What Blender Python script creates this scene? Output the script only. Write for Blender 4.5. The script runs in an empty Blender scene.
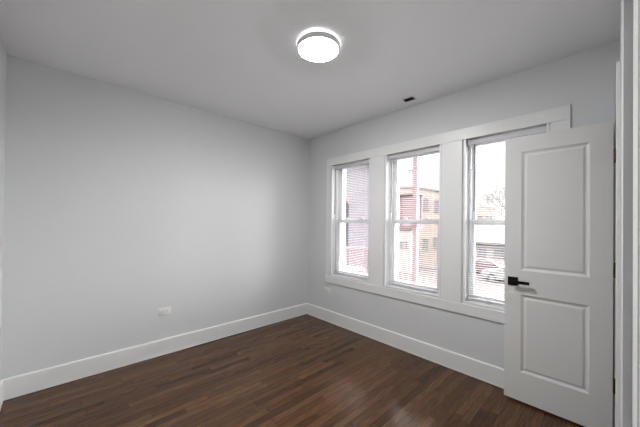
import bpy, bmesh, math, random
from mathutils import Vector, Matrix

random.seed(7)
S = bpy.context.scene
COL = S.collection

# ------------------------------------------------------------------ camera
cd = bpy.data.cameras.new('camera'); cam = bpy.data.objects.new('camera', cd); COL.objects.link(cam)
cd.sensor_fit = 'HORIZONTAL'; cd.sensor_width = 36.0
cd.lens = 277.938 / 640 * 36
cd.shift_y = 6.857 / 640
cd.clip_start = 0.005; cd.clip_end = 400
_yaw, _pit, _rol = math.radians(46.777), math.radians(.408), math.radians(.603)
fw = Vector((math.sin(-_yaw)*math.cos(_pit), math.cos(_yaw)*math.cos(_pit), math.sin(_pit)))
rt = Vector((math.cos(_yaw), math.sin(_yaw), 0)); up = rt.cross(fw)
cx = rt*math.cos(_rol) + up*math.sin(_rol); cy = up*math.cos(_rol) - rt*math.sin(_rol); cz = -fw
M = Matrix(((cx.x, cy.x, cz.x, 3.201), (cx.y, cy.y, cz.y, -2.755), (cx.z, cy.z, cz.z, 1.385), (0, 0, 0, 1)))
cam.matrix_world = M
S.camera = cam

# ------------------------------------------------------------------ sky, sun, exposure
SKY = 0.95            # overcast sky at the horizon
ZEN = 20.0            # how much brighter it gets towards the zenith
GLOW = 16.0          # glow added to the unseen sky on the right, to brighten the left wall
LAMP = 166.0
w = bpy.data.worlds.new('sky'); S.world = w; w.use_nodes = True
_t = w.node_tree; bg = _t.nodes['Background']
_tc = _t.nodes.new('ShaderNodeTexCoord')
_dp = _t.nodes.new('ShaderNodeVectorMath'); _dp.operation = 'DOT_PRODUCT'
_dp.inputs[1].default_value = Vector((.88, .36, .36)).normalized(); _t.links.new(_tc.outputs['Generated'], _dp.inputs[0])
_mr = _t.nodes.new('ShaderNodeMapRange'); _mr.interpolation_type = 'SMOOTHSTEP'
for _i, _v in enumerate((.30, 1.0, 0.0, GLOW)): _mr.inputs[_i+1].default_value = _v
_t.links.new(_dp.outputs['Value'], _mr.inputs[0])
_sx = _t.nodes.new('ShaderNodeSeparateXYZ'); _t.links.new(_tc.outputs['Generated'], _sx.inputs[0])
_zc = _t.nodes.new('ShaderNodeMath'); _zc.operation = 'MAXIMUM'; _zc.inputs[1].default_value = 0; _t.links.new(_sx.outputs[2], _zc.inputs[0])
_zz = _t.nodes.new('ShaderNodeMath'); _zz.operation = 'MULTIPLY_ADD'; _zz.inputs[1].default_value = SKY*ZEN; _zz.inputs[2].default_value = SKY
_zq = _t.nodes.new('ShaderNodeMath'); _zq.operation = 'POWER'; _zq.inputs[1].default_value = 2.0
_t.links.new(_zc.outputs[0], _zq.inputs[0]); _t.links.new(_zq.outputs[0], _zz.inputs[0])
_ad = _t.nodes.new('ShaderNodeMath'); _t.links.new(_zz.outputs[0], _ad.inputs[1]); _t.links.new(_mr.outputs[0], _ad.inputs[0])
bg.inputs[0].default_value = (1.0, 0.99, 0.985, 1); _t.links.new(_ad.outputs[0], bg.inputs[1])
S.view_settings.view_transform = 'Standard'; S.view_settings.look = 'None'
S.view_settings.gamma = 1; S.view_settings.use_curve_mapping = False
S.view_settings.exposure = 0.11

# ------------------------------------------------------------------ materials
def principled(name, col, rough=.5, metal=0, spec=.5):
    m = bpy.data.materials.new(name); m.use_nodes = True
    b = m.node_tree.nodes['Principled BSDF']
    b.inputs['Base Color'].default_value = (*col, 1); b.inputs['Roughness'].default_value = rough
    b.inputs['Metallic'].default_value = metal; b.inputs['Specular IOR Level'].default_value = spec
    return m, m.node_tree, b

def paint(name, col, rough=.5, scale=220, bump=.04, var=.03, metal=0, spec=.4, stretch=(1, 1, 1)):
    """painted / plain surface: faint colour mottling and a fine bump"""
    m, t, b = principled(name, col, rough, metal, spec)
    tc = t.nodes.new('ShaderNodeTexCoord'); mp = t.nodes.new('ShaderNodeMapping'); mp.inputs['Scale'].default_value = stretch
    t.links.new(tc.outputs['Object'], mp.inputs[0])
    n = t.nodes.new('ShaderNodeTexNoise'); n.inputs['Scale'].default_value = scale; n.inputs['Detail'].default_value = 3
    t.links.new(mp.outputs[0], n.inputs['Vector'])
    n2 = t.nodes.new('ShaderNodeTexNoise'); n2.inputs['Scale'].default_value = scale/40; n2.inputs['Detail'].default_value = 4
    t.links.new(mp.outputs[0], n2.inputs['Vector'])
    mx = t.nodes.new('ShaderNodeMixRGB')
    mx.inputs[1].default_value = (*[c*(1-var) for c in col], 1); mx.inputs[2].default_value = (*[min(1, c*(1+var)) for c in col], 1)
    t.links.new(n2.outputs['Fac'], mx.inputs[0]); t.links.new(mx.outputs[0], b.inputs['Base Color'])
    bp = t.nodes.new('ShaderNodeBump'); bp.inputs['Strength'].default_value = bump; bp.inputs['Distance'].default_value = .002
    t.links.new(n.outputs['Fac'], bp.inputs['Height']); t.links.new(bp.outputs[0], b.inputs['Normal'])
    return m

def emit(name, col, k):
    m = bpy.data.materials.new(name); m.use_nodes = True; t = m.node_tree
    t.nodes.remove(t.nodes['Principled BSDF'])
    e = t.nodes.new('ShaderNodeEmission'); e.inputs[0].default_value = (*col, 1); e.inputs[1].default_value = k
    t.links.new(e.outputs[0], t.nodes['Material Output'].inputs[0]); return m

def glass_mat(name, tint=(1, 1, 1)):
    m = bpy.data.materials.new(name); m.use_nodes = True; t = m.node_tree
    t.nodes.remove(t.nodes['Principled BSDF'])
    tr = t.nodes.new('ShaderNodeBsdfTransparent'); tr.inputs[0].default_value = (*tint, 1)
    gl = t.nodes.new('ShaderNodeBsdfGlossy'); gl.inputs['Roughness'].default_value = .02
    fr = t.nodes.new('ShaderNodeFresnel'); fr.inputs['IOR'].default_value = 1.35
    mx = t.nodes.new('ShaderNodeMixShader'); t.links.new(fr.outputs[0], mx.inputs[0])
    t.links.new(tr.outputs[0], mx.inputs[1]); t.links.new(gl.outputs[0], mx.inputs[2])
    t.links.new(mx.outputs[0], t.nodes['Material Output'].inputs[0]); return m

class NT:
    """tiny node-maths helper"""
    def __init__(s, t): s.t = t
    def n(s, typ, **k):
        x = s.t.nodes.new(typ)
        for a, v in k.items(): setattr(x, a, v)
        return x
    def math(s, op, a, b=None, c=None):
        x = s.n('ShaderNodeMath', operation=op)
        for i, v in enumerate((a, b, c)):
            if v is None: continue
            if isinstance(v, (int, float)): x.inputs[i].default_value = v
            else: s.t.links.new(v, x.inputs[i])
        return x.outputs[0]
    def xyz(s, a, b, c):
        x = s.n('ShaderNodeCombineXYZ')
        for i, v in enumerate((a, b, c)):
            if isinstance(v, (int, float)): x.inputs[i].default_value = v
            else: s.t.links.new(v, x.inputs[i])
        return x.outputs[0]

def floor_mat(name='dark oak strip floor', pw=.057, pl=.62):
    m, t, b = principled(name, (.08, .04, .02), .3, 0, .30); N = NT(t)
    tc = N.n('ShaderNodeTexCoord'); sp = N.n('ShaderNodeSeparateXYZ'); t.links.new(tc.outputs['Object'], sp.inputs[0])
    u = N.math('DIVIDE', sp.outputs[0], pw); row = N.math('FLOOR', u); fu = N.math('FRACT', u)
    wn = N.n('ShaderNodeTexWhiteNoise', noise_dimensions='1D'); t.links.new(row, wn.inputs['W'])
    v = N.math('ADD', N.math('DIVIDE', sp.outputs[1], pl), N.math('MULTIPLY', wn.outputs['Value'], 13.7))
    # uneven plank lengths: warp the coordinate along the row
    vw = N.math('ADD', v, N.math('MULTIPLY', N.math('SINE', N.math('MULTIPLY', v, 2.1)), .28))
    pid = N.math('FLOOR', vw); fv = N.math('FRACT', vw)
    w2 = N.n('ShaderNodeTexWhiteNoise', noise_dimensions='2D'); t.links.new(N.xyz(row, pid, 0), w2.inputs['Vector'])
    rnd = w2.outputs['Value']
    # grain: noise stretched along the plank, shifted per plank
    gv = N.xyz(N.math('MULTIPLY', sp.outputs[0], 60), N.math('ADD', N.math('MULTIPLY', sp.outputs[1], 3.2), N.math('MULTIPLY', rnd, 40)), rnd)
    g = N.n('ShaderNodeTexNoise'); g.inputs['Scale'].default_value = 1; g.inputs['Detail'].default_value = 5; g.inputs['Distortion'].default_value = 1.2
    t.links.new(gv, g.inputs['Vector'])
    gv2 = N.xyz(N.math('MULTIPLY', sp.outputs[0], 260), N.math('MULTIPLY', sp.outputs[1], 9), rnd)
    g2 = N.n('ShaderNodeTexNoise'); g2.inputs['Scale'].default_value = 1; g2.inputs['Detail'].default_value = 3; t.links.new(gv2, g2.inputs['Vector'])
    ramp = N.n('ShaderNodeValToRGB'); cr = ramp.color_ramp
    cr.elements[0].position = .0; cr.elements[0].color = (.040, .0160, .0060, 1)
    cr.elements[1].position = 1.0; cr.elements[1].color = (.40, .215, .088, 1)
    for p, c in ((.3, (.088, .038, .014, 1)), (.62, (.112, .051, .0195, 1)), (.87, (.165, .080, .031, 1))):
        e = cr.elements.new(p); e.color = c
    t.links.new(N.math('ADD', N.math('MULTIPLY', rnd, .62), N.math('MULTIPLY', N.math('SUBTRACT', g.outputs['Fac'], .25), .62)), ramp.inputs[0])
    streak = N.n('ShaderNodeMapRange'); streak.inputs[1].default_value = .35; streak.inputs[2].default_value = .62
    streak.inputs[3].default_value = .56; streak.inputs[4].default_value = 1.08; t.links.new(g2.outputs['Fac'], streak.inputs[0])
    # seams
    eu = N.math('MINIMUM', fu, N.math('SUBTRACT', 1.0, fu)); ev = N.math('MINIMUM', fv, N.math('SUBTRACT', 1.0, fv))
    su = N.math('GREATER_THAN', eu, .022); sv = N.math('GREATER_THAN', ev, .0026)
    seam = N.math('MULTIPLY', su, sv)
    k = N.math('MULTIPLY', streak.outputs[0], N.math('ADD', N.math('MULTIPLY', seam, .82), .18))
    mx = N.n('ShaderNodeMixRGB', blend_type='MULTIPLY'); mx.inputs[0].default_value = 1
    t.links.new(ramp.outputs[0], mx.inputs[1]); t.links.new(k, mx.inputs[2]); t.links.new(mx.outputs[0], b.inputs['Base Color'])
    r = N.math('ADD', N.math('MULTIPLY', g2.outputs['Fac'], .06), .115); t.links.new(r, b.inputs['Roughness'])
    bp = N.n('ShaderNodeBump'); bp.inputs['Strength'].default_value = .10; bp.inputs['Distance'].default_value = .0012
    h = N.math('ADD', N.math('MULTIPLY', seam, 1.0), N.math('ADD', N.math('MULTIPLY', rnd, .35), N.math('MULTIPLY', g2.outputs['Fac'], .25)))
    t.links.new(h, bp.inputs['Height']); t.links.new(bp.outputs[0], b.inputs['Normal'])
    return m

def banded(name, col, pitch, axis=2, dark=.8, rough=.7, line=.12):
    """clapboard / brick courses: darker line every pitch along an axis"""
    m, t, b = principled(name, col, rough, 0, .2); N = NT(t)
    tc = N.n('ShaderNodeTexCoord'); sp = N.n('ShaderNodeSeparateXYZ'); t.links.new(tc.outputs['Object'], sp.inputs[0])
    f = N.math('FRACT', N.math('DIVIDE', sp.outputs[axis], pitch)); l = N.math('LESS_THAN', f, line)
    no = N.n('ShaderNodeTexNoise'); no.inputs['Scale'].default_value = 3; t.links.new(tc.outputs['Object'], no.inputs['Vector'])
    k = N.math('MULTIPLY', N.math('SUBTRACT', 1, N.math('MULTIPLY', l, 1-dark)), N.math('ADD', N.math('MULTIPLY', no.outputs['Fac'], .16), .92))
    mx = N.n('ShaderNodeMixRGB', blend_type='MULTIPLY'); mx.inputs[0].default_value = 1; mx.inputs[1].default_value = (*col, 1)
    t.links.new(k, mx.inputs[2]); t.links.new(mx.outputs[0], b.inputs['Base Color']); return m

def slat_mat():
    m, t, b = principled('white blind slat', (.94, .94, .95), .4, 0, .4)
    tr = t.nodes.new('ShaderNodeBsdfTranslucent'); tr.inputs[0].default_value = (.95, .95, .96, 1)
    n = t.nodes.new('ShaderNodeTexNoise'); n.inputs['Scale'].default_value = 60
    bp = t.nodes.new('ShaderNodeBump'); bp.inputs['Strength'].default_value = .02; t.links.new(n.outputs[0], bp.inputs['Height']); t.links.new(bp.outputs[0], b.inputs['Normal'])
    mx = t.nodes.new('ShaderNodeMixShader'); mx.inputs[0].default_value = .28
    t.links.new(b.outputs[0], mx.inputs[1]); t.links.new(tr.outputs[0], mx.inputs[2])
    t.links.new(mx.outputs[0], t.nodes['Material Output'].inputs[0]); return m

M_ = dict(
    wall=paint('pale grey wall paint', (.70, .713, .724), .6, 300, .05, .012),
    ceil=paint('white ceiling paint', (.915, .918, .93), .75, 260, .05, .012),
    trim=paint('white trim paint', (.815, .82, .812), .35, 200, .02, .012),
    door=paint('white door paint', (.78, .78, .765), .38, 200, .02, .012),
    vinyl=paint('white window vinyl', (.92, .925, .935), .35, 150, .01, .01),
    floor=floor_mat(),
    slat=slat_mat(),
    rail=paint('white blind rail', (.66, .66, .69), .4, 150, .01, .01),
    cord=paint('white blind cord', (.75, .75, .76), .7, 400, .02, .01),
    wand=paint('clear grey wand plastic', (.20, .20, .22), .3, 200, .01, .02),
    glass=glass_mat('window glass'),
    black=paint('matt black metal', (.005, .005, .005), .6, 300, .02, .02, 0, .2),
    bronze=paint('dark bronze hinge metal', (.085, .052, .028), .4, 300, .02, .1, .4),
    plate=paint('white plastic plate', (.84, .84, .825), .35, 200, .01, .01),
    slot=paint('dark slot', (.05, .05, .05), .6, 200, .01, .02),
    void=paint('dark duct metal', (.02, .02, .02), .7, 200, .01, .05),
    louver=paint('grey louver metal', (.055, .055, .055), .5, 200, .01, .05),
    rim=paint('pale grey lamp rim', (.86, .86, .86), .45, 250, .02, .03),
    lamp=emit('lamp diffuser', (1, .995, .985), LAMP),
    halo=emit('lamp back light', (1, .985, .97), 3.2),
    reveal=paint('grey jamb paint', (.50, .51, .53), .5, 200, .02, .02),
    entry=paint('cream white door paint', (.93, .92, .89), .4, 200, .02, .02),
    concrete=paint('pale paving', (0.0457, 0.0369, 0.035), .9, 4, .1, .1),
    pink=paint('pink stained wood', (0.1419, 0.0992, 0.1076), .7, 40, .1, .1),
    red=paint('red stained wood', (0.1489, 0.0892, 0.1014), .7, 40, .1, .12),
    lav=banded('lavender clapboard', (0.1097, 0.099, 0.1133), .13),
    palepink=banded('pale pink boards', (0.1463, 0.1151, 0.117), .16, 0),
    peach=banded('peach brick courses', (0.2687, 0.2288, 0.2032), .075, 2, .9),
    peach2=banded('cream brick courses', (0.2914, 0.2604, 0.2366), .075, 2, .92),
    stone=paint('pale coping stone', (0.1901, 0.1715, 0.1584), .8, 20, .1, .05),
    dim=paint('window pane grey', (0.1462, 0.1462, 0.1627), .2, 20, .01, .1),
    sash=paint('painted sash', (0.1987, 0.1852, 0.1764), .6, 50, .02, .03),
    shingle=banded('grey roof shingle', (0.0801, 0.0764, 0.0752), .3, 1, .82),
    white=paint('white garage siding', (0.2583, 0.2547, 0.2471), .7, 20, .03, .03),
    carw=paint('pale silver car paint', (0.1808, 0.1808, 0.1837), .25, 100, .01, .02, .2),
    carm=paint('maroon car paint', (.105, .068, .070), .25, 100, .01, .03, .1),
    tyre=paint('tyre rubber', (.04, .04, .04), .8, 80, .05, .1),
    bark=paint('grey bark', (0.1084, 0.0948, 0.0948), .9, 30, .3, .15),
)

# ------------------------------------------------------------------ mesh helpers
class MB:
    def __init__(s): s.v = []; s.f = []
    def add(s, vs, fs):
        o = len(s.v); s.v += [tuple(x) for x in vs]; s.f += [tuple(i+o for i in f) for f in fs]; return s
    def box(s, x0, x1, y0, y1, z0, z1):
        vs = [(x, y, z) for z in (z0, z1) for y in (y0, y1) for x in (x0, x1)]
        return s.add(vs, [(0, 2, 3, 1), (4, 5, 7, 6), (0, 1, 5, 4), (2, 6, 7, 3), (0, 4, 6, 2), (1, 3, 7, 5)])
    def bbox(s, x0, x1, y0, y1, z0, z1, b=.003, seg=2):
        bm = bmesh.new()
        bmesh.ops.create_cube(bm, size=1)
        for v in bm.verts:
            v.co = Vector(((x0+x1)/2 + v.co.x*(x1-x0), (y0+y1)/2 + v.co.y*(y1-y0), (z0+z1)/2 + v.co.z*(z1-z0)))
        bmesh.ops.bevel(bm, geom=bm.edges[:], offset=b, segments=seg, affect='EDGES', profile=.5)
        s.bm(bm); return s
    def bm(s, bm):
        bm.verts.index_update()
        s.add([v.co[:] for v in bm.verts], [[v.index for v in f.verts] for f in bm.faces]); bm.free(); return s
    def prism(s, pts, axis, a0, a1):
        """polygon pts (2D) pushed along an axis; 0: (y,z) 1: (x,z) 2: (x,y)"""
        def P(p, a): return (a, p[0], p[1]) if axis == 0 else (p[0], a, p[1]) if axis == 1 else (p[0], p[1], a)
        n = len(pts)
        vs = [P(p, a0) for p in pts] + [P(p, a1) for p in pts]
        fs = [tuple(range(n)), tuple(range(2*n-1, n-1, -1))] + [(i, i+n, (i+1) % n + n, (i+1) % n) for i in range(n)]
        return s.add(vs, fs)
    def tube(s, p, q, r0, r1=None, n=10):
        r1 = r0 if r1 is None else r1
        p, q = Vector(p), Vector(q); d = (q-p).normalized()
        a = d.orthogonal().normalized(); b = d.cross(a)
        vs = [];
        for c, r in ((p, r0), (q, r1)):
            vs += [c + (a*math.cos(2*math.pi*i/n) + b*math.sin(2*math.pi*i/n))*r for i in range(n)]
        fs = [(i, (i+1) % n, (i+1) % n + n, i+n) for i in range(n)] + [tuple(range(n-1, -1, -1)), tuple(range(n, 2*n))]
        return s.add(vs, fs)
    def lathe(s, prof, c, n=64):
        """profile (r,z) revolved about the vertical through c"""
        o = []
        for r, z in prof:
            o += [(c[0]+r*math.cos(2*math.pi*i/n), c[1]+r*math.sin(2*math.pi*i/n), c[2]+z) for i in range(n)]
        fs = []
        for k in range(len(prof)-1):
            fs += [(k*n+i, k*n+(i+1) % n, (k+1)*n+(i+1) % n, (k+1)*n+i) for i in range(n)]
        if prof[0][0] > 1e-4: pass
        return s.add(o, fs)
    def build(s, name, mat, parent=None, smooth=False, loc=None):
        base = Vector((0, 0, 0))
        if loc is not None: base = Vector(loc)
        elif parent is not None:
            q = parent
            while q is not None: base += q.location; q = q.parent
        me = bpy.data.meshes.new(name)
        me.from_pydata([tuple(Vector(v)-base) for v in s.v], [], s.f)
        bm = bmesh.new(); bm.from_mesh(me); bmesh.ops.recalc_face_normals(bm, faces=bm.faces); bm.to_mesh(me); bm.free()
        if smooth:
            me.polygons.foreach_set('use_smooth', [True]*len(me.polygons))
            try: me.set_sharp_from_angle(angle=math.radians(35))
            except Exception: pass
        me.materials.append(mat)
        o = bpy.data.objects.new(name, me); COL.objects.link(o)
        if loc is not None: o.location = loc
        if parent is not None: o.parent = parent
        return o

def tag(o, label=None, cat=None, group=None, kind=None):
    if label: o['label'] = label
    if cat: o['category'] = cat
    if group: o['group'] = group
    if kind: o['kind'] = kind
    return o
def thing(name, label, cat, loc, group=None, kind=None):
    o = bpy.data.objects.new(name, None); COL.objects.link(o); o.location = loc; o.empty_display_size = .1
    return tag(o, label, cat, group, kind)
def struct(name, mb, mat, label, cat, smooth=False):
    return tag(mb.build(name, mat, None, smooth), label, cat, kind='structure')

# ------------------------------------------------------------------ room shell
W, L, H = 3.217, 3.063, 2.644
WT = .12                     # right wall thickness
OP = [(.497, 1.152), (1.372, 2.012), (2.230, 2.845)]     # window openings along x
Z0, Z1 = .660, 2.185         # window opening bottom / top
OW = .30                     # window wall thickness
struct('floor', MB().box(-.15, 4.10, -L-.15, .0, -.1, 0), M_['floor'], 'dark walnut brown strip wood floor', 'floor')
struct('ceiling', MB().box(-.15, 4.10, -L-.15, .0, H, H+.2), M_['ceil'], 'flat white painted ceiling', 'ceiling')
struct('wall_left', MB().box(-.15, 0, -L-.15, 0, -.1, H+.2), M_['wall'], 'long pale grey bare wall on the left', 'wall')
struct('wall_back', MB().box(0, W+WT, -L-.15, -L, 0, H), M_['wall'], 'pale grey wall at the left edge of the picture', 'wall')
mb = MB()
xs = [-.15] + [e for o in OP for e in o] + [W+WT+.8]
mb.box(xs[0], xs[-1], 0, OW, -.1, Z0); mb.box(xs[0], xs[-1], 0, OW, Z1, H+.2)
for i in range(0, len(xs), 2): mb.box(xs[i], xs[i+1], 0, OW, Z0, Z1)
struct('wall_front', mb, M_['wall'], 'pale grey wall with the three windows', 'wall')
CY0, CY1, CZ = -.735, -.118, 2.083      # closet opening
EY0, EY1, EZ = -2.315, -1.50, 2.083     # entry door opening beside the viewer
mb = MB()
mb.box(W, W+WT, CY1, 0, 0, H); mb.box(W, W+WT, CY0, CY1, CZ, H); mb.box(W, W+WT, EY1, CY0, 0, H)
mb.box(W, W+WT, EY0, EY1, EZ, H); mb.box(W, W+WT, -L, EY0, 0, H)
struct('wall_right', mb, M_['wall'], 'grey wall at the right edge beside the door', 'wall')
# closet shell beyond the right wall
mb = MB(); mb.box(W+WT+.62, W+WT+.72, -1.0, 0, 0, H); mb.box(W+WT, W+WT+.62, -1.0, -.92, 0, H)
struct('wall_closet', mb, M_['wall'], 'grey closet walls behind the open door', 'wall')

# baseboards: flat board, eased cap, base shoe
def base_prof(h=.163, t=.016):
    return [(0, .004), (t+.002, .004), (t+.002, .014), (t, .017), (t, h-.010), (t-.0015, h-.004), (t-.005, h-.001), (t-.008, h), (0, h)]
pr = base_prof()
struct('baseboard_left', MB().prism([(p[0], p[1]) for p in pr], 1, -L, 0), M_['trim'], 'tall white baseboard along the long left wall', 'baseboard')
struct('baseboard_front', MB().prism([(-p[0], p[1]) for p in pr], 0, 0, W), M_['trim'], 'tall white baseboard under the windows', 'baseboard')
struct('baseboard_back', MB().prism([(-L+p[0], p[1]) for p in pr], 0, 0, W), M_['trim'], 'white baseboard at the left edge of the picture', 'baseboard')
mb = MB()
mb.prism([(W-p[0]*.6, p[1]) for p in pr], 1, EY1+.02, CY0-.084)
struct('baseboard_right', mb, M_['trim'], 'white baseboard on the right wall', 'baseboard')

# ------------------------------------------------------------------ window casing
ZB, ZS, ZH, ZT = .548, .645, 2.172, 2.277
cas = thing('trim_1', 'flat white casing framing the three windows', 'window trim', (1.69, 0, ZB), kind='structure')
MB().bbox(.410, 2.970, -.014, 0, ZH, ZT, .002).build('head_casing', M_['trim'], cas)
MB().bbox(.410, .483, -.013, 0, ZS, ZH-.0005, .002).build('side_casing', M_['trim'], cas)
MB().bbox(2.862, 2.970, -.013, 0, ZS, ZH-.0005, .002).build('side_casing', M_['trim'], cas)
MB().bbox(1.165, 1.357, -.013, 0, ZS, ZH-.0005, .002).build('mullion_casing', M_['trim'], cas)
MB().bbox(2.024, 2.216, -.013, 0, ZS, ZH-.0005, .002).build('mullion_casing', M_['trim'], cas)
MB().bbox(.405, 2.975, -.015, 0, ZB, ZS-.0005, .003).build('bottom_casing', M_['trim'], cas)

# ------------------------------------------------------------------ windows
STILE = [.082, .070, .060]
def make_window(i):
    x0, x1 = OP[i]; st = STILE[i]
    t = thing('window_%d' % (i+1), ['white double-hung window nearest the room corner', 'white double-hung window in the middle of three',
              'white double-hung window partly behind the open door'][i], 'window', ((x0+x1)/2, 0, Z0), kind='structure')
    f = MB(); d0, d1 = -.004, .19; k = .014
    f.box(x0, x0+k, d0, d1, Z0, Z1); f.box(x1-k, x1, d0, d1, Z0, Z1)
    f.box(x0+k, x1-k, d0, d1, Z1-.006, Z1); f.box(x0+k, x1-k, d0, d1, Z0, Z0+.008)
    # stops and tracks beside the sashes
    for a, b in ((x0+k, x0+k+.022), (x1-k-.022, x1-k)): f.box(a, b, .068, .088, Z0+.008, Z1-.006); f.box(a, b, .165, .19, Z0+.008, Z1-.006)
    f.box(x0+k, x1-k, .165, .19, Z0+.008, Z0+.03); f.box(x0+k, x1-k, .165, .19, Z1-.04, Z1-.006)
    f.build('window_frame', M_['vinyl'], t)
    a0, a1 = x0+k+.004, x1-k-.004; s = st-k-.004
    def sash(name, y0, y1, z0, z1, bot, top):
        m = MB()
        m.bbox(a0, a0+s, y0, y1, z0, z1, .003); m.bbox(a1-s, a1, y0, y1, z0, z1, .003)
        m.bbox(a0+s-.001, a1-s+.001, y0, y1, z0, z0+bot, .003); m.bbox(a0+s-.001, a1-s+.001, y0, y1, z1-top, z1, .003)
        o = m.build(name, M_['vinyl'], t, True)
        ym = (y0+y1)/2
        MB().box(a0+s-.004, a1-s+.004, ym-.002, ym+.002, z0+bot-.004, z1-top+.004).build('glass', M_['glass'], o)
        return o
    sash('upper_sash', .130, .160, 1.385, Z1-.008, .040, .050)
    lo = sash('lower_sash', .090, .124, Z0+.010, 1.430, .052, .050)
    for q in (.30, .70):
        xq = x0+(x1-x0)*q
        MB().bbox(xq-.028, xq+.028, .088, .122, 1.4305, 1.440, .003).tube((xq, .105, 1.440), (xq, .105, 1.447), .011, .010, 14)\
            .bbox(xq-.004, xq+.036, .096, .106, 1.447, 1.453, .002).build('sash_lock', M_['vinyl'], lo, True)
    return t
for i in range(3): make_window(i)

# mini blinds hung inside each opening
BL = ['white mini blind in the window nearest the room corner', 'white mini blind lowered in the middle window, a post seen through it',
      'white mini blind in the window partly covered by the open door']
def make_blind(i):
    x0, x1 = OP[i]; x0 += .019; x1 -= .019; yc = .046
    t = thing('window_blind', BL[i], 'blind', ((x0+x1)/2, yc, 2.12), 'mini blinds in the three windows')
    MB().bbox(x0, x1, yc-.017, yc+.014, 2.120, 2.170, .003).build('headrail', M_['rail'], t, True)
    v = MB()
    z = 2.108; n = 0; tl = math.radians(.5); hw = .0108; zb = .700
    while z > zb + .015:
        prof = []
        for q in (-1, -.5, 0, .5, 1):
            yy = q*hw; zz = .0017*(1-q*q)
            prof.append((yc+yy*math.cos(tl)-zz*math.sin(tl), z+yy*math.sin(tl)+zz*math.cos(tl)))
        th = .0004
        poly = prof + [(a, b-th) for a, b in reversed(prof)]
        sag = random.uniform(-.0006, .0006)
        v.prism([(a, b+sag) for a, b in poly], 0, x0+.002, x1-.002)
        z -= .0215; n += 1
    v.build('slats', M_['slat'], t)
    MB().bbox(x0+.002, x1-.002, yc-.013, yc+.013, zb-.012, zb+.004, .004).build('bottom_rail', M_['rail'], t, True)
    for q in (.13, .87):
        xq = x0+(x1-x0)*q
        MB().tube((xq, yc-.0134, 2.12), (xq, yc-.0134, zb), .0006, n=6).tube((xq, yc+.0134, 2.12), (xq, yc+.0134, zb), .0006, n=6)\
            .tube((xq+.006, yc, 2.12), (xq+.006, yc, zb), .0007, n=6).build('ladder_cord', M_['cord'], t)
    wx = x0 + [.03, .045, .06][i]
    MB().tube((wx, yc-.024, 2.118), (wx+.002, yc-.028, 1.50), .005, .005, 6).tube((wx, yc-.010, 2.126), (wx, yc-.024, 2.116), .0022, n=6).build('tilt_wand', M_['wand'], t)
    return t
for i in range(3): make_blind(i)

# ------------------------------------------------------------------ closet door (open against the windows)
DX0, DX1, DY0, DY1, DZ0, DZ1 = 2.588, 3.190, -.131, -.096, .016, 2.068
door = thing('door_1', 'white two-panel door standing open in front of the right window', 'door', (DX1, DY0, 0), kind='structure')
def door_leaf():
    m = MB()
    xa, xb = 2.696, 3.082
    pans = [(.240, .841), (1.028, 1.953)]
    for fy, sg in ((DY0, 1), (DY1, -1)):
        def q(x0, x1, z0, z1, y=0): m.add([(x0, fy+sg*y, z0), (x1, fy+sg*y, z0), (x1, fy+sg*y, z1), (x0, fy+sg*y, z1)], [(0, 1, 2, 3)])
        q(DX0, xa, DZ0, DZ1); q(xb, DX1, DZ0, DZ1)
        zz = [DZ0] + [e for p in pans for e in p] + [DZ1]
        for k in range(0, len(zz), 2): q(xa, xb, zz[k], zz[k+1])
        for z0, z1 in pans:
            rings = [(0, 0), (.003, .0012), (.010, .0058), (.017, .0090), (.021, .0096), (.025, .0090), (.034, .0050), (.038, .0042)]
            for (i0, d0), (i1, d1) in zip(rings, rings[1:]):
                A = [(xa+i0, z0+i0), (xb-i0, z0+i0), (xb-i0, z1-i0), (xa+i0, z1-i0)]
                B = [(xa+i1, z0+i1), (xb-i1, z0+i1), (xb-i1, z1-i1), (xa+i1, z1-i1)]
                m.add([(x, fy+sg*d0, z) for x, z in A] + [(x, fy+sg*d1, z) for x, z in B], [(k, (k+1) % 4, (k+1) % 4+4, k+4) for k in range(4)])
            i1, d1 = rings[-1]; q(xa+i1, xb-i1, z0+i1, z1-i1, d1)
    m.add([(DX0, DY0, DZ0), (DX1, DY0, DZ0), (DX1, DY1, DZ0), (DX0, DY1, DZ0), (DX0, DY0, DZ1), (DX1, DY0, DZ1), (DX1, DY1, DZ1), (DX0, DY1, DZ1)],
          [(0, 3, 2, 1), (4, 5, 6, 7), (0, 4, 7, 3), (1, 2, 6, 5)])
    o = m.build('door_leaf', M_['door'], door)
    bm = bmesh.new(); bm.from_mesh(o.data); bmesh.ops.remove_doubles(bm, verts=bm.verts, dist=1e-5); bmesh.ops.recalc_face_normals(bm, faces=bm.faces); bm.to_mesh(o.data); bm.free()
    return o
door_leaf()
def handle(fy, sg):
    zc, xc = .938, 2.645
    y = lambda d: fy+sg*d
    h = thing('door_handle', None, None, (0, 0, 0)); h.parent = door
    h.location = Vector((xc, fy, zc)) - door.location
    a, b = sorted((y(0), y(.010)))
    r = MB().bbox(xc-.033, xc+.033, a, b, zc-.033, zc+.033, .002).build('rosette', M_['black'], h)
    a, b = sorted((y(.038), y(.050)))
    MB().tube((xc, y(.010), zc), (xc, y(.040), zc), .011, .011, 18).bbox(xc-.012, xc+.112, a, b, zc-.0115, zc+.0115, .002).build('lever', M_['black'], h)
    r['label'] = 'square black rosette'
handle(DY0, -1); handle(DY1, 1)
for zc in (1.840, 1.095, .350):
    hg = MB().tube((3.1977, -.1345, zc-.045), (3.1977, -.1345, zc+.045), .0052, n=12)
    hg.tube((3.1977, -.1345, zc+.045), (3.1977, -.1345, zc+.050), .0045, .003, 10).tube((3.1977, -.1345, zc-.050), (3.1977, -.1345, zc-.045), .003, .0045, 10)
    hg.box(3.1902, 3.1945, -.131, -.1195, zc-.045, zc+.045)
    tag(hg.build('hinge', M_['bronze'], door), 'dark bronze hinge')
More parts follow.
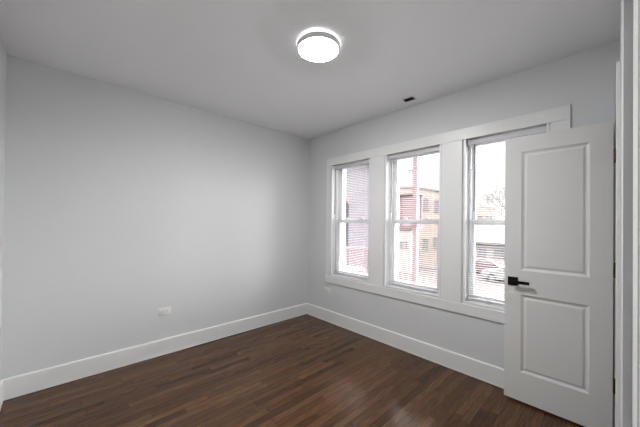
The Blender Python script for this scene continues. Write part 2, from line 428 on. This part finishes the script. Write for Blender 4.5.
# closet door casing and jamb
dc = thing('trim_2', 'white casing and jamb round the closet opening', 'door trim', (W, CY0, 0), kind='structure')
MB().bbox(W-.0155, W, CY0-.082, CY0-.006, 0.002, 2.170, .002).build('side_casing', M_['trim'], dc)
MB().bbox(W-.0155, W, CY0-.006, CY1, CZ+.004, 2.170, .002).build('head_casing', M_['trim'], dc)
j = MB(); j.box(3.1950, W+WT, CY1-.001, CY1+.018, .002, CZ); j.box(W-.004, W+WT, CY0-.018, CY0+.001, .002, CZ); j.box(W-.004, W+WT, CY0, CY1, CZ-.018+.018, CZ+.012)
j.build('door_jamb', M_['trim'], dc)
# entry door, closed, close beside the viewer at the right edge; its jamb shows as a narrow grey reveal
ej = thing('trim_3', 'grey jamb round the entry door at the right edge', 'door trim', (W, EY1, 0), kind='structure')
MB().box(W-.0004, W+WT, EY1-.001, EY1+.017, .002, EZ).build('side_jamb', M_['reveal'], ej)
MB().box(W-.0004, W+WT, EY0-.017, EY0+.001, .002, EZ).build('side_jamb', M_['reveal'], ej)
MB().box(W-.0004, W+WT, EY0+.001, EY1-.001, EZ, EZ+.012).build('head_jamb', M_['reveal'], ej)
ed = thing('door_2', 'cream white entry door at the right edge of the picture', 'door', (W+.019, EY1, 0), kind='structure')
MB().bbox(W+.019, W+.054, EY0+.003, EY1-.003, .010, EZ-.003, .002).build('door_leaf', M_['entry'], ed)
k_ = thing('door_handle', None, None, (0, 0, 0)); k_.parent = ed; k_.location = (0, EY0+.065-EY1, .938)
MB().bbox(W+.009, W+.019, EY0+.032, EY0+.098, .905, .971, .002).build('rosette', M_['black'], k_)
MB().tube((W+.009, EY0+.065, .938), (W-.022, EY0+.065, .938), .011, n=18).bbox(W-.032, W-.020, EY0+.053, EY0+.177, .9285, .9475, .002).build('lever', M_['black'], k_)

# ------------------------------------------------------------------ ceiling lights
def flush_light(c, label, dif, halo, r=.146):
    x, y = c
    t = thing('ceiling_light', label, 'ceiling light', (x, y, H))
    MB().lathe([(.0001, -.014), (r*.70, -.014), (r*.70, 0), (.0001, 0)], (x, y, H), 48).build('mounting_base', M_['plate'], t, True)
    MB().lathe([(r*.86, -.012), (r*.86, -.0135), (r*.95, -.0135), (r*.95, -.012), (r*.86, -.012)], (x, y, H), 64).build('back_light_ring', halo, t, True)
    MB().lathe([(r*.72, -.014), (r*.99, -.014), (r+.003, -.017), (r+.004, -.046), (r+.001, -.050), (r-.006, -.051), (r-.008, -.047), (r-.008, -.018), (r*.72, -.018), (r*.72, -.014)], (x, y, H), 80).build('rim', M_['rim'], t, True)
    MB().lathe([(r-.0085, -.022), (r-.0085, -.0475), (r-.010, -.0485)] + [((r-.010)*math.cos(math.pi/2*k/8), -.0485-.027*(1-math.cos(math.pi/2*k/8)**2)) for k in range(1, 8)] + [(.0001, -.0755)], (x, y, H), 80).build('diffuser', dif, t, True)
    return t
flush_light((1.768, -1.440), 'round flush ceiling light with grey rim, lit, on the white ceiling', M_['lamp'], M_['halo'])


# ------------------------------------------------------------------ vent, outlets
v = thing('ceiling_vent', 'small dark ceiling register above the middle window', 'vent', (1.763, -.183, H))
vx0, vx1, vy0, vy1 = 1.700, 1.826, -.232, -.136
f = MB(); zt, zb = H-.0005, H-.007
for a in ((vx0, vx1, vy0, vy0+.010), (vx0, vx1, vy1-.010, vy1), (vx0, vx0+.010, vy0+.010, vy1-.010), (vx1-.010, vx1, vy0+.010, vy1-.010)): f.bbox(*a, zb, zt, .0015)
f.build('vent_frame', M_['plate'], v)
MB().box(vx0+.010, vx1-.010, vy0+.010, vy1-.010, H-.0015, H-.0005).build('duct_opening', M_['void'], v)
for k in range(5):
    yy = vy0+.020+k*.014
    MB().prism([(yy, H-.006), (yy+.001, H-.006), (yy+.006, H-.002), (yy+.005, H-.002)], 0, vx0+.010, vx1-.010).build('louver', M_['louver'], v)
def outlet(name, label, P, U, N_):
    """horizontal duplex receptacle; P centre, U along the wall, N_ out of the wall"""
    U, N_, Z = Vector(U), Vector(N_), Vector((0, 0, 1)); P = Vector(P)
    t = thing(name, label, 'outlet', P)
    def bb(m, u0, u1, z0, z1, d0, d1, b=.001):
        a = P + U*u0 + Z*z0 + N_*d0; c = P + U*u1 + Z*z1 + N_*d1
        m.bbox(min(a.x, c.x), max(a.x, c.x), min(a.y, c.y), max(a.y, c.y), min(a.z, c.z), max(a.z, c.z), b)
    m = MB(); bb(m, -.059, .059, -.0375, .0375, 0, .006, .0022); m.build('cover_plate', M_['plate'], t, True)
    for s in (-.0195, .0195):
        m = MB(); bb(m, s-.0135, s+.0135, -.0165, .0165, .0061, .0085, .001); r = m.build('receptacle', M_['plate'], t)
        m = MB(); bb(m, s-.006, s+.003, .005, .0075, .0086, .0090, .0001); bb(m, s-.006, s+.002, -.0075, -.005, .0086, .0090, .0001); bb(m, s+.006, s+.010, -.002, .002, .0086, .0090, .0001)
        m.build('slot', M_['slot'], r)
    m = MB(); bb(m, -.003, .003, -.003, .003, .0061, .0075, .0005); m.build('screw', M_['plate'], t)
    return t
outlet('wall_outlet', 'white horizontal outlet low on the long left wall', (0, -1.944, .449), (0, 1, 0), (1, 0, 0))
outlet('wall_outlet', 'pale outlet plate just below the left window corner', (.432, 0, .437), (1, 0, 0), (0, -1, 0))

# ------------------------------------------------------------------ outside
GZ = -3.2
struct('ground', MB().box(-90, 70, .6, 130, GZ-.3, GZ), M_['concrete'], 'pale paved yard and street outside the windows', 'ground')

def bldg_window(parent, x0, x1, y, z0, z1, arch=False, bars=3):
    f = MB(); b = .07
    f.box(x0, x1, y-.06, y+.05, z0, z0+b); f.box(x0, x1, y-.06, y+.05, z1-b, z1)
    f.box(x0, x0+b, y-.06, y+.05, z0+b, z1-b); f.box(x1-b, x1, y-.06, y+.05, z0+b, z1-b)
    for k in range(1, bars): zz = z0+(z1-z0)*k/bars; f.box(x0+b, x1-b, y-.03, y+.02, zz-.025, zz+.025)
    f.box((x0+x1)/2-.02, (x0+x1)/2+.02, y-.028, y+.02, z0+b, z1-b)
    if arch:
        n = 8; pts = [(x0, z1)] + [(x0+(x1-x0)*k/n, z1+.22*math.sin(math.pi*k/n)) for k in range(1, n)] + [(x1, z1)]
        f.prism(pts, 1, y-.06, y+.05)
    o = f.build('building_window', M_['sash'], parent)
    MB().box(x0+b, x1-b, y+.0, y+.012, z0+b, z1-b).build('pane', M_['dim'], o)

# peach brick building across the yard
b = thing('brick_building', 'peach brick building with chimney seen through the middle window', 'building', (-10, 25, GZ))
MB().prism([(-13.75, GZ), (-8.1, GZ), (-8.1, 4.42), (-11.2, 5.15), (-13.75, 5.45)], 1, 25, 28.4).build('wall', M_['peach'], b)
MB().prism([(-13.85, 5.45), (-11.2, 5.15), (-8.0, 4.40), (-8.0, 4.54), (-11.2, 5.29), (-13.85, 5.6)], 1, 24.9, 28.5).build('coping', M_['stone'], b)
MB().box(-12.85, -12.0, 26, 27.2, 5.2, 7.35).box(-12.92, -11.93, 25.93, 27.27, 7.35, 7.5).build('chimney', M_['peach2'], b)
for a in ((-10.62, -9.95, 2.75, 3.95, True), (-9.42, -8.72, 2.55, 3.75, True), (-10.62, -9.98, -1.4, -.15, False), (-9.5, -8.7, -1.1, .02, False)):
    bldg_window(b, a[0], a[1], 24.97, a[2], a[3], a[4])
# low cream building left of it with small windows, a red timber porch on its roof
b = thing('cream_building', 'low cream building under the red porch in the middle window', 'building', (-12.2, 21, GZ))
MB().box(-14.6, -9.80, 21, 22.3, GZ, .72).build('wall', M_['peach2'], b)
MB().box(-14.7, -9.70, 20.92, 22.35, .72, .86).build('coping', M_['stone'], b)
bldg_window(b, -10.90, -10.52, 20.97, -.95, -.30, False, 2); bldg_window(b, -10.42, -10.05, 20.97, -.95, -.30, False, 2)
b = thing('timber_porch', 'red timber porch with slatted screen, left of the post', 'porch', (-10.5, 22, .865))
MB().box(-11.5, -9.2, 20.85, 22.2, .865, 1.17).build('deck', M_['pink'], b)
for k in range(11):
    zz = 1.30+k*.245
    MB().box(-11.36, -9.30, 20.96, 21.02, zz, zz+.16).build('screen_board', M_['red'], b)
for px in (-11.42, -9.36):
    for py in (20.9, 21.8): MB().box(px, px+.14, py+.13, py+.27, 1.17, 4.02).build('post', M_['red'], b)
MB().box(-11.6, -9.1, 20.75, 22.3, 4.02, 4.15).build('roof', M_['pink'], b)
# post near our own wall
b = thing('porch_post', 'tall pink stained wooden post seen through the middle window', 'post', (.40, 2.56, GZ))
MB().bbox(.352, .448, 2.51, 2.61, GZ, 4.2, .006).build('shaft', M_['pink'], b)
MB().bbox(.33, .47, 2.49, 2.63, GZ, GZ+.25, .01).build('plinth', M_['stone'], b)
MB().bbox(.33, .47, 2.49, 2.63, 1.33, 1.40, .006).build('collar', M_['red'], b)

# neighbour's house with clapboards, a cantilevered bay and a railed deck; both stand turned to our wall
HX, HY = -3.90, 7.22
b = thing('clapboard_house', 'lavender clapboard house seen through the left window', 'house', (HX, HY, GZ))
def hp(pts): return [(HX+x, z) for x, z in pts]
MB().prism(hp([(-1.16, GZ), (0, GZ), (0, 4.4), (-3.6, 4.4), (-3.6, 3.35), (-1.66, 3.35), (-1.16, 2.22)]), 1, HY, HY+5).build('wall', M_['lav'], b)
MB().prism(hp([(-1.72, 3.30), (-1.64, 3.38), (-1.10, 2.22), (-1.18, 2.16)]), 1, HY-.12, HY-.002).build('bracket_board', M_['pink'], b)
MB().box(HX-.14, HX+.02, HY-.05, HY-.002, GZ, 4.4).build('corner_board', M_['palepink'], b)
MB().box(HX-3.6, HX+.1, HY-.15, HY-.002, 3.9, 4.1).build('belt_board', M_['pink'], b)
b.rotation_euler.z = math.radians(44)
EX, EY = -2.21, 4.63
d = thing('railed_deck', 'pink wooden deck railing seen low through the left window', 'railing', (EX, EY, GZ))
MB().box(EX-2.6, EX, EY, EY+1.9, -.44, -.32).build('deck_floor', M_['pink'], d)
MB().box(EX-2.6, EX, EY, EY+.09, .53, .60).build('top_rail', M_['pink'], d)
MB().box(EX-2.6, EX, EY+.02, EY+.07, -.24, -.18).build('bottom_rail', M_['pink'], d)
x = EX-2.5
while x < EX-.1:
    MB().box(x, x+.042, EY+.022, EY+.067, -.18, .53).build('baluster', M_['pink'], d); x += .105
for px in (EX-2.6, EX-.1): MB().box(px, px+.10, EY, EY+.09, GZ, .72).build('deck_post', M_['pink'], d)
d.rotation_euler.z = math.radians(46)
b = thing('board_shed', 'pale pink boarded building behind the deck railing', 'building', (-10, 12, GZ))
MB().box(-15, -8.7, 12, 13.8, GZ, 3.0).build('wall', M_['palepink'], b)
MB().box(-15.1, -8.65, 11.9, 13.9, 3.0, 3.15).build('roof_edge', M_['stone'], b)

# garage with grey roof
b = thing('garage', 'white garage with low grey roof seen through the right window', 'garage', (-3, 29, GZ))
MB().box(-7.4, 3.5, 29, 34.8, GZ, -.55).build('wall', M_['white'], b)
MB().prism([(28.6, -.62), (28.6, -.50), (31.9, 1.42), (35.2, -.50), (35.2, -.62), (31.9, 1.28)], 0, -7.7, 3.8).build('roof', M_['shingle'], b)
bldg_window(b, -6.6, -5.75, 28.97, -1.95, -1.0, False, 2); bldg_window(b, -5.2, -4.1, 28.97, -1.95, -1.0, False, 2)
# far blocks
for (x0, x1, y, z, mt, lb) in ((-13.6, -9.4, 46, 4.6, 'peach', 'peach block of flats far behind the garage roof'), (-9.2, -3.0, 52, 3.9, 'peach2', 'cream block of flats far behind the bare tree')):
    b = thing('apartment_block', lb, 'building', (x0, y, GZ))
    MB().prism([(x0, GZ), (x1, GZ), (x1, z-.5), ((x0+x1)/2+.6, z-.5), ((x0+x1)/2, z), (x0, z)], 1, y, y+8).build('wall', M_[mt], b)
    for k in range(3):
        xx = x0+.5+k*(x1-x0-.6)/3; bldg_window(b, xx, xx+.8, y-.03, z-3.3, z-1.9, False, 2)

# parked cars
def car(name, label, x0, y, mat):
    t = thing(name, label, 'car', (x0+2.1, y, GZ)); Lc, Wc = 4.3, 1.75
    prof = [(0, .38), (.0, .62), (.12, .80), (.95, .90), (1.55, 1.30), (1.85, 1.42), (2.75, 1.43), (3.15, 1.34), (3.80, .98), (4.22, .90), (4.30, .62), (4.28, .38), (3.9, .24), (.45, .24)]
    m = MB(); n = len(prof); secs = []
    for q, s, zs in ((0, .93, .98), (.06, 1, 1), (.94, 1, 1), (1, .93, .98)):
        secs.append([(x0+Lc/2+(p[0]-Lc/2)*(s if p[1] > .3 else s), y+Wc*(q if p[1] < 1.0 else .5+(q-.5)*.80), GZ+p[1]*zs) for p in prof])
    vs = [p for s in secs for p in s]; fs = [tuple(range(n-1, -1, -1)), tuple(range(3*n, 4*n))]
    for k in range(3): fs += [(k*n+i, k*n+(i+1) % n, (k+1)*n+(i+1) % n, (k+1)*n+i) for i in range(n)]
    m.add(vs, fs); m.build('body', mat, t, True)
    for yy in (y+.14, y+Wc-.14):
        sgn = -1 if yy < y+Wc/2 else 1
        g = MB(); g.prism([(x0+1.25, GZ+.95), (x0+2.2, GZ+.95), (x0+2.2, GZ+1.33), (x0+1.78, GZ+1.33)], 1, yy-.06, yy+.06)
        g.prism([(x0+2.28, GZ+.95), (x0+3.5, GZ+.95), (x0+3.08, GZ+1.31), (x0+2.28, GZ+1.33)], 1, yy-.06, yy+.06); g.build('side_window', M_['dim'], t)
    for wx in (.85, 3.42):
        for yy in (y-.01, y+Wc-.19):
            o = MB().tube((x0+wx, yy, GZ+.32), (x0+wx, yy+.2, GZ+.32), .32, n=24).build('wheel', M_['tyre'], t)
            MB().tube((x0+wx, yy-.006, GZ+.32), (x0+wx, yy+.206, GZ+.32), .19, n=18).build('hubcap', M_['carw'], o)
    return t
car('car', 'pale silver car parked in the yard, through the right window', -4.4, 22.4, M_['carw'])
car('car', 'maroon car parked behind the silver one, through the right window', -7.6, 25.2, M_['carm'])

# bare tree
tr = thing('bare_tree', 'leafless tree rising behind the garage, in the right window', 'tree', (-4.2, 37, GZ))
trunk, br = MB(), MB()
def grow(p, d, l, r, k):
    q = p + d*l
    (trunk if k < 2 else br).tube(p, q, r, r*.72, 7 if k < 3 else 5)
    if k >= 6: return
    for _ in range(3 if k else 4):
        a = Vector((random.gauss(0, 1), random.gauss(0, 1), random.gauss(.25, .6))).normalized()
        grow(q, (d*.75+a*.62).normalized(), l*random.uniform(.62, .8), r*random.uniform(.5, .66), k+1)
grow(Vector((-4.2, 37, GZ)), Vector((.03, 0, 1)), 3.4, .20, 0)
trunk.build('trunk', M_['bark'], tr); br.build('branches', M_['bark'], tr)
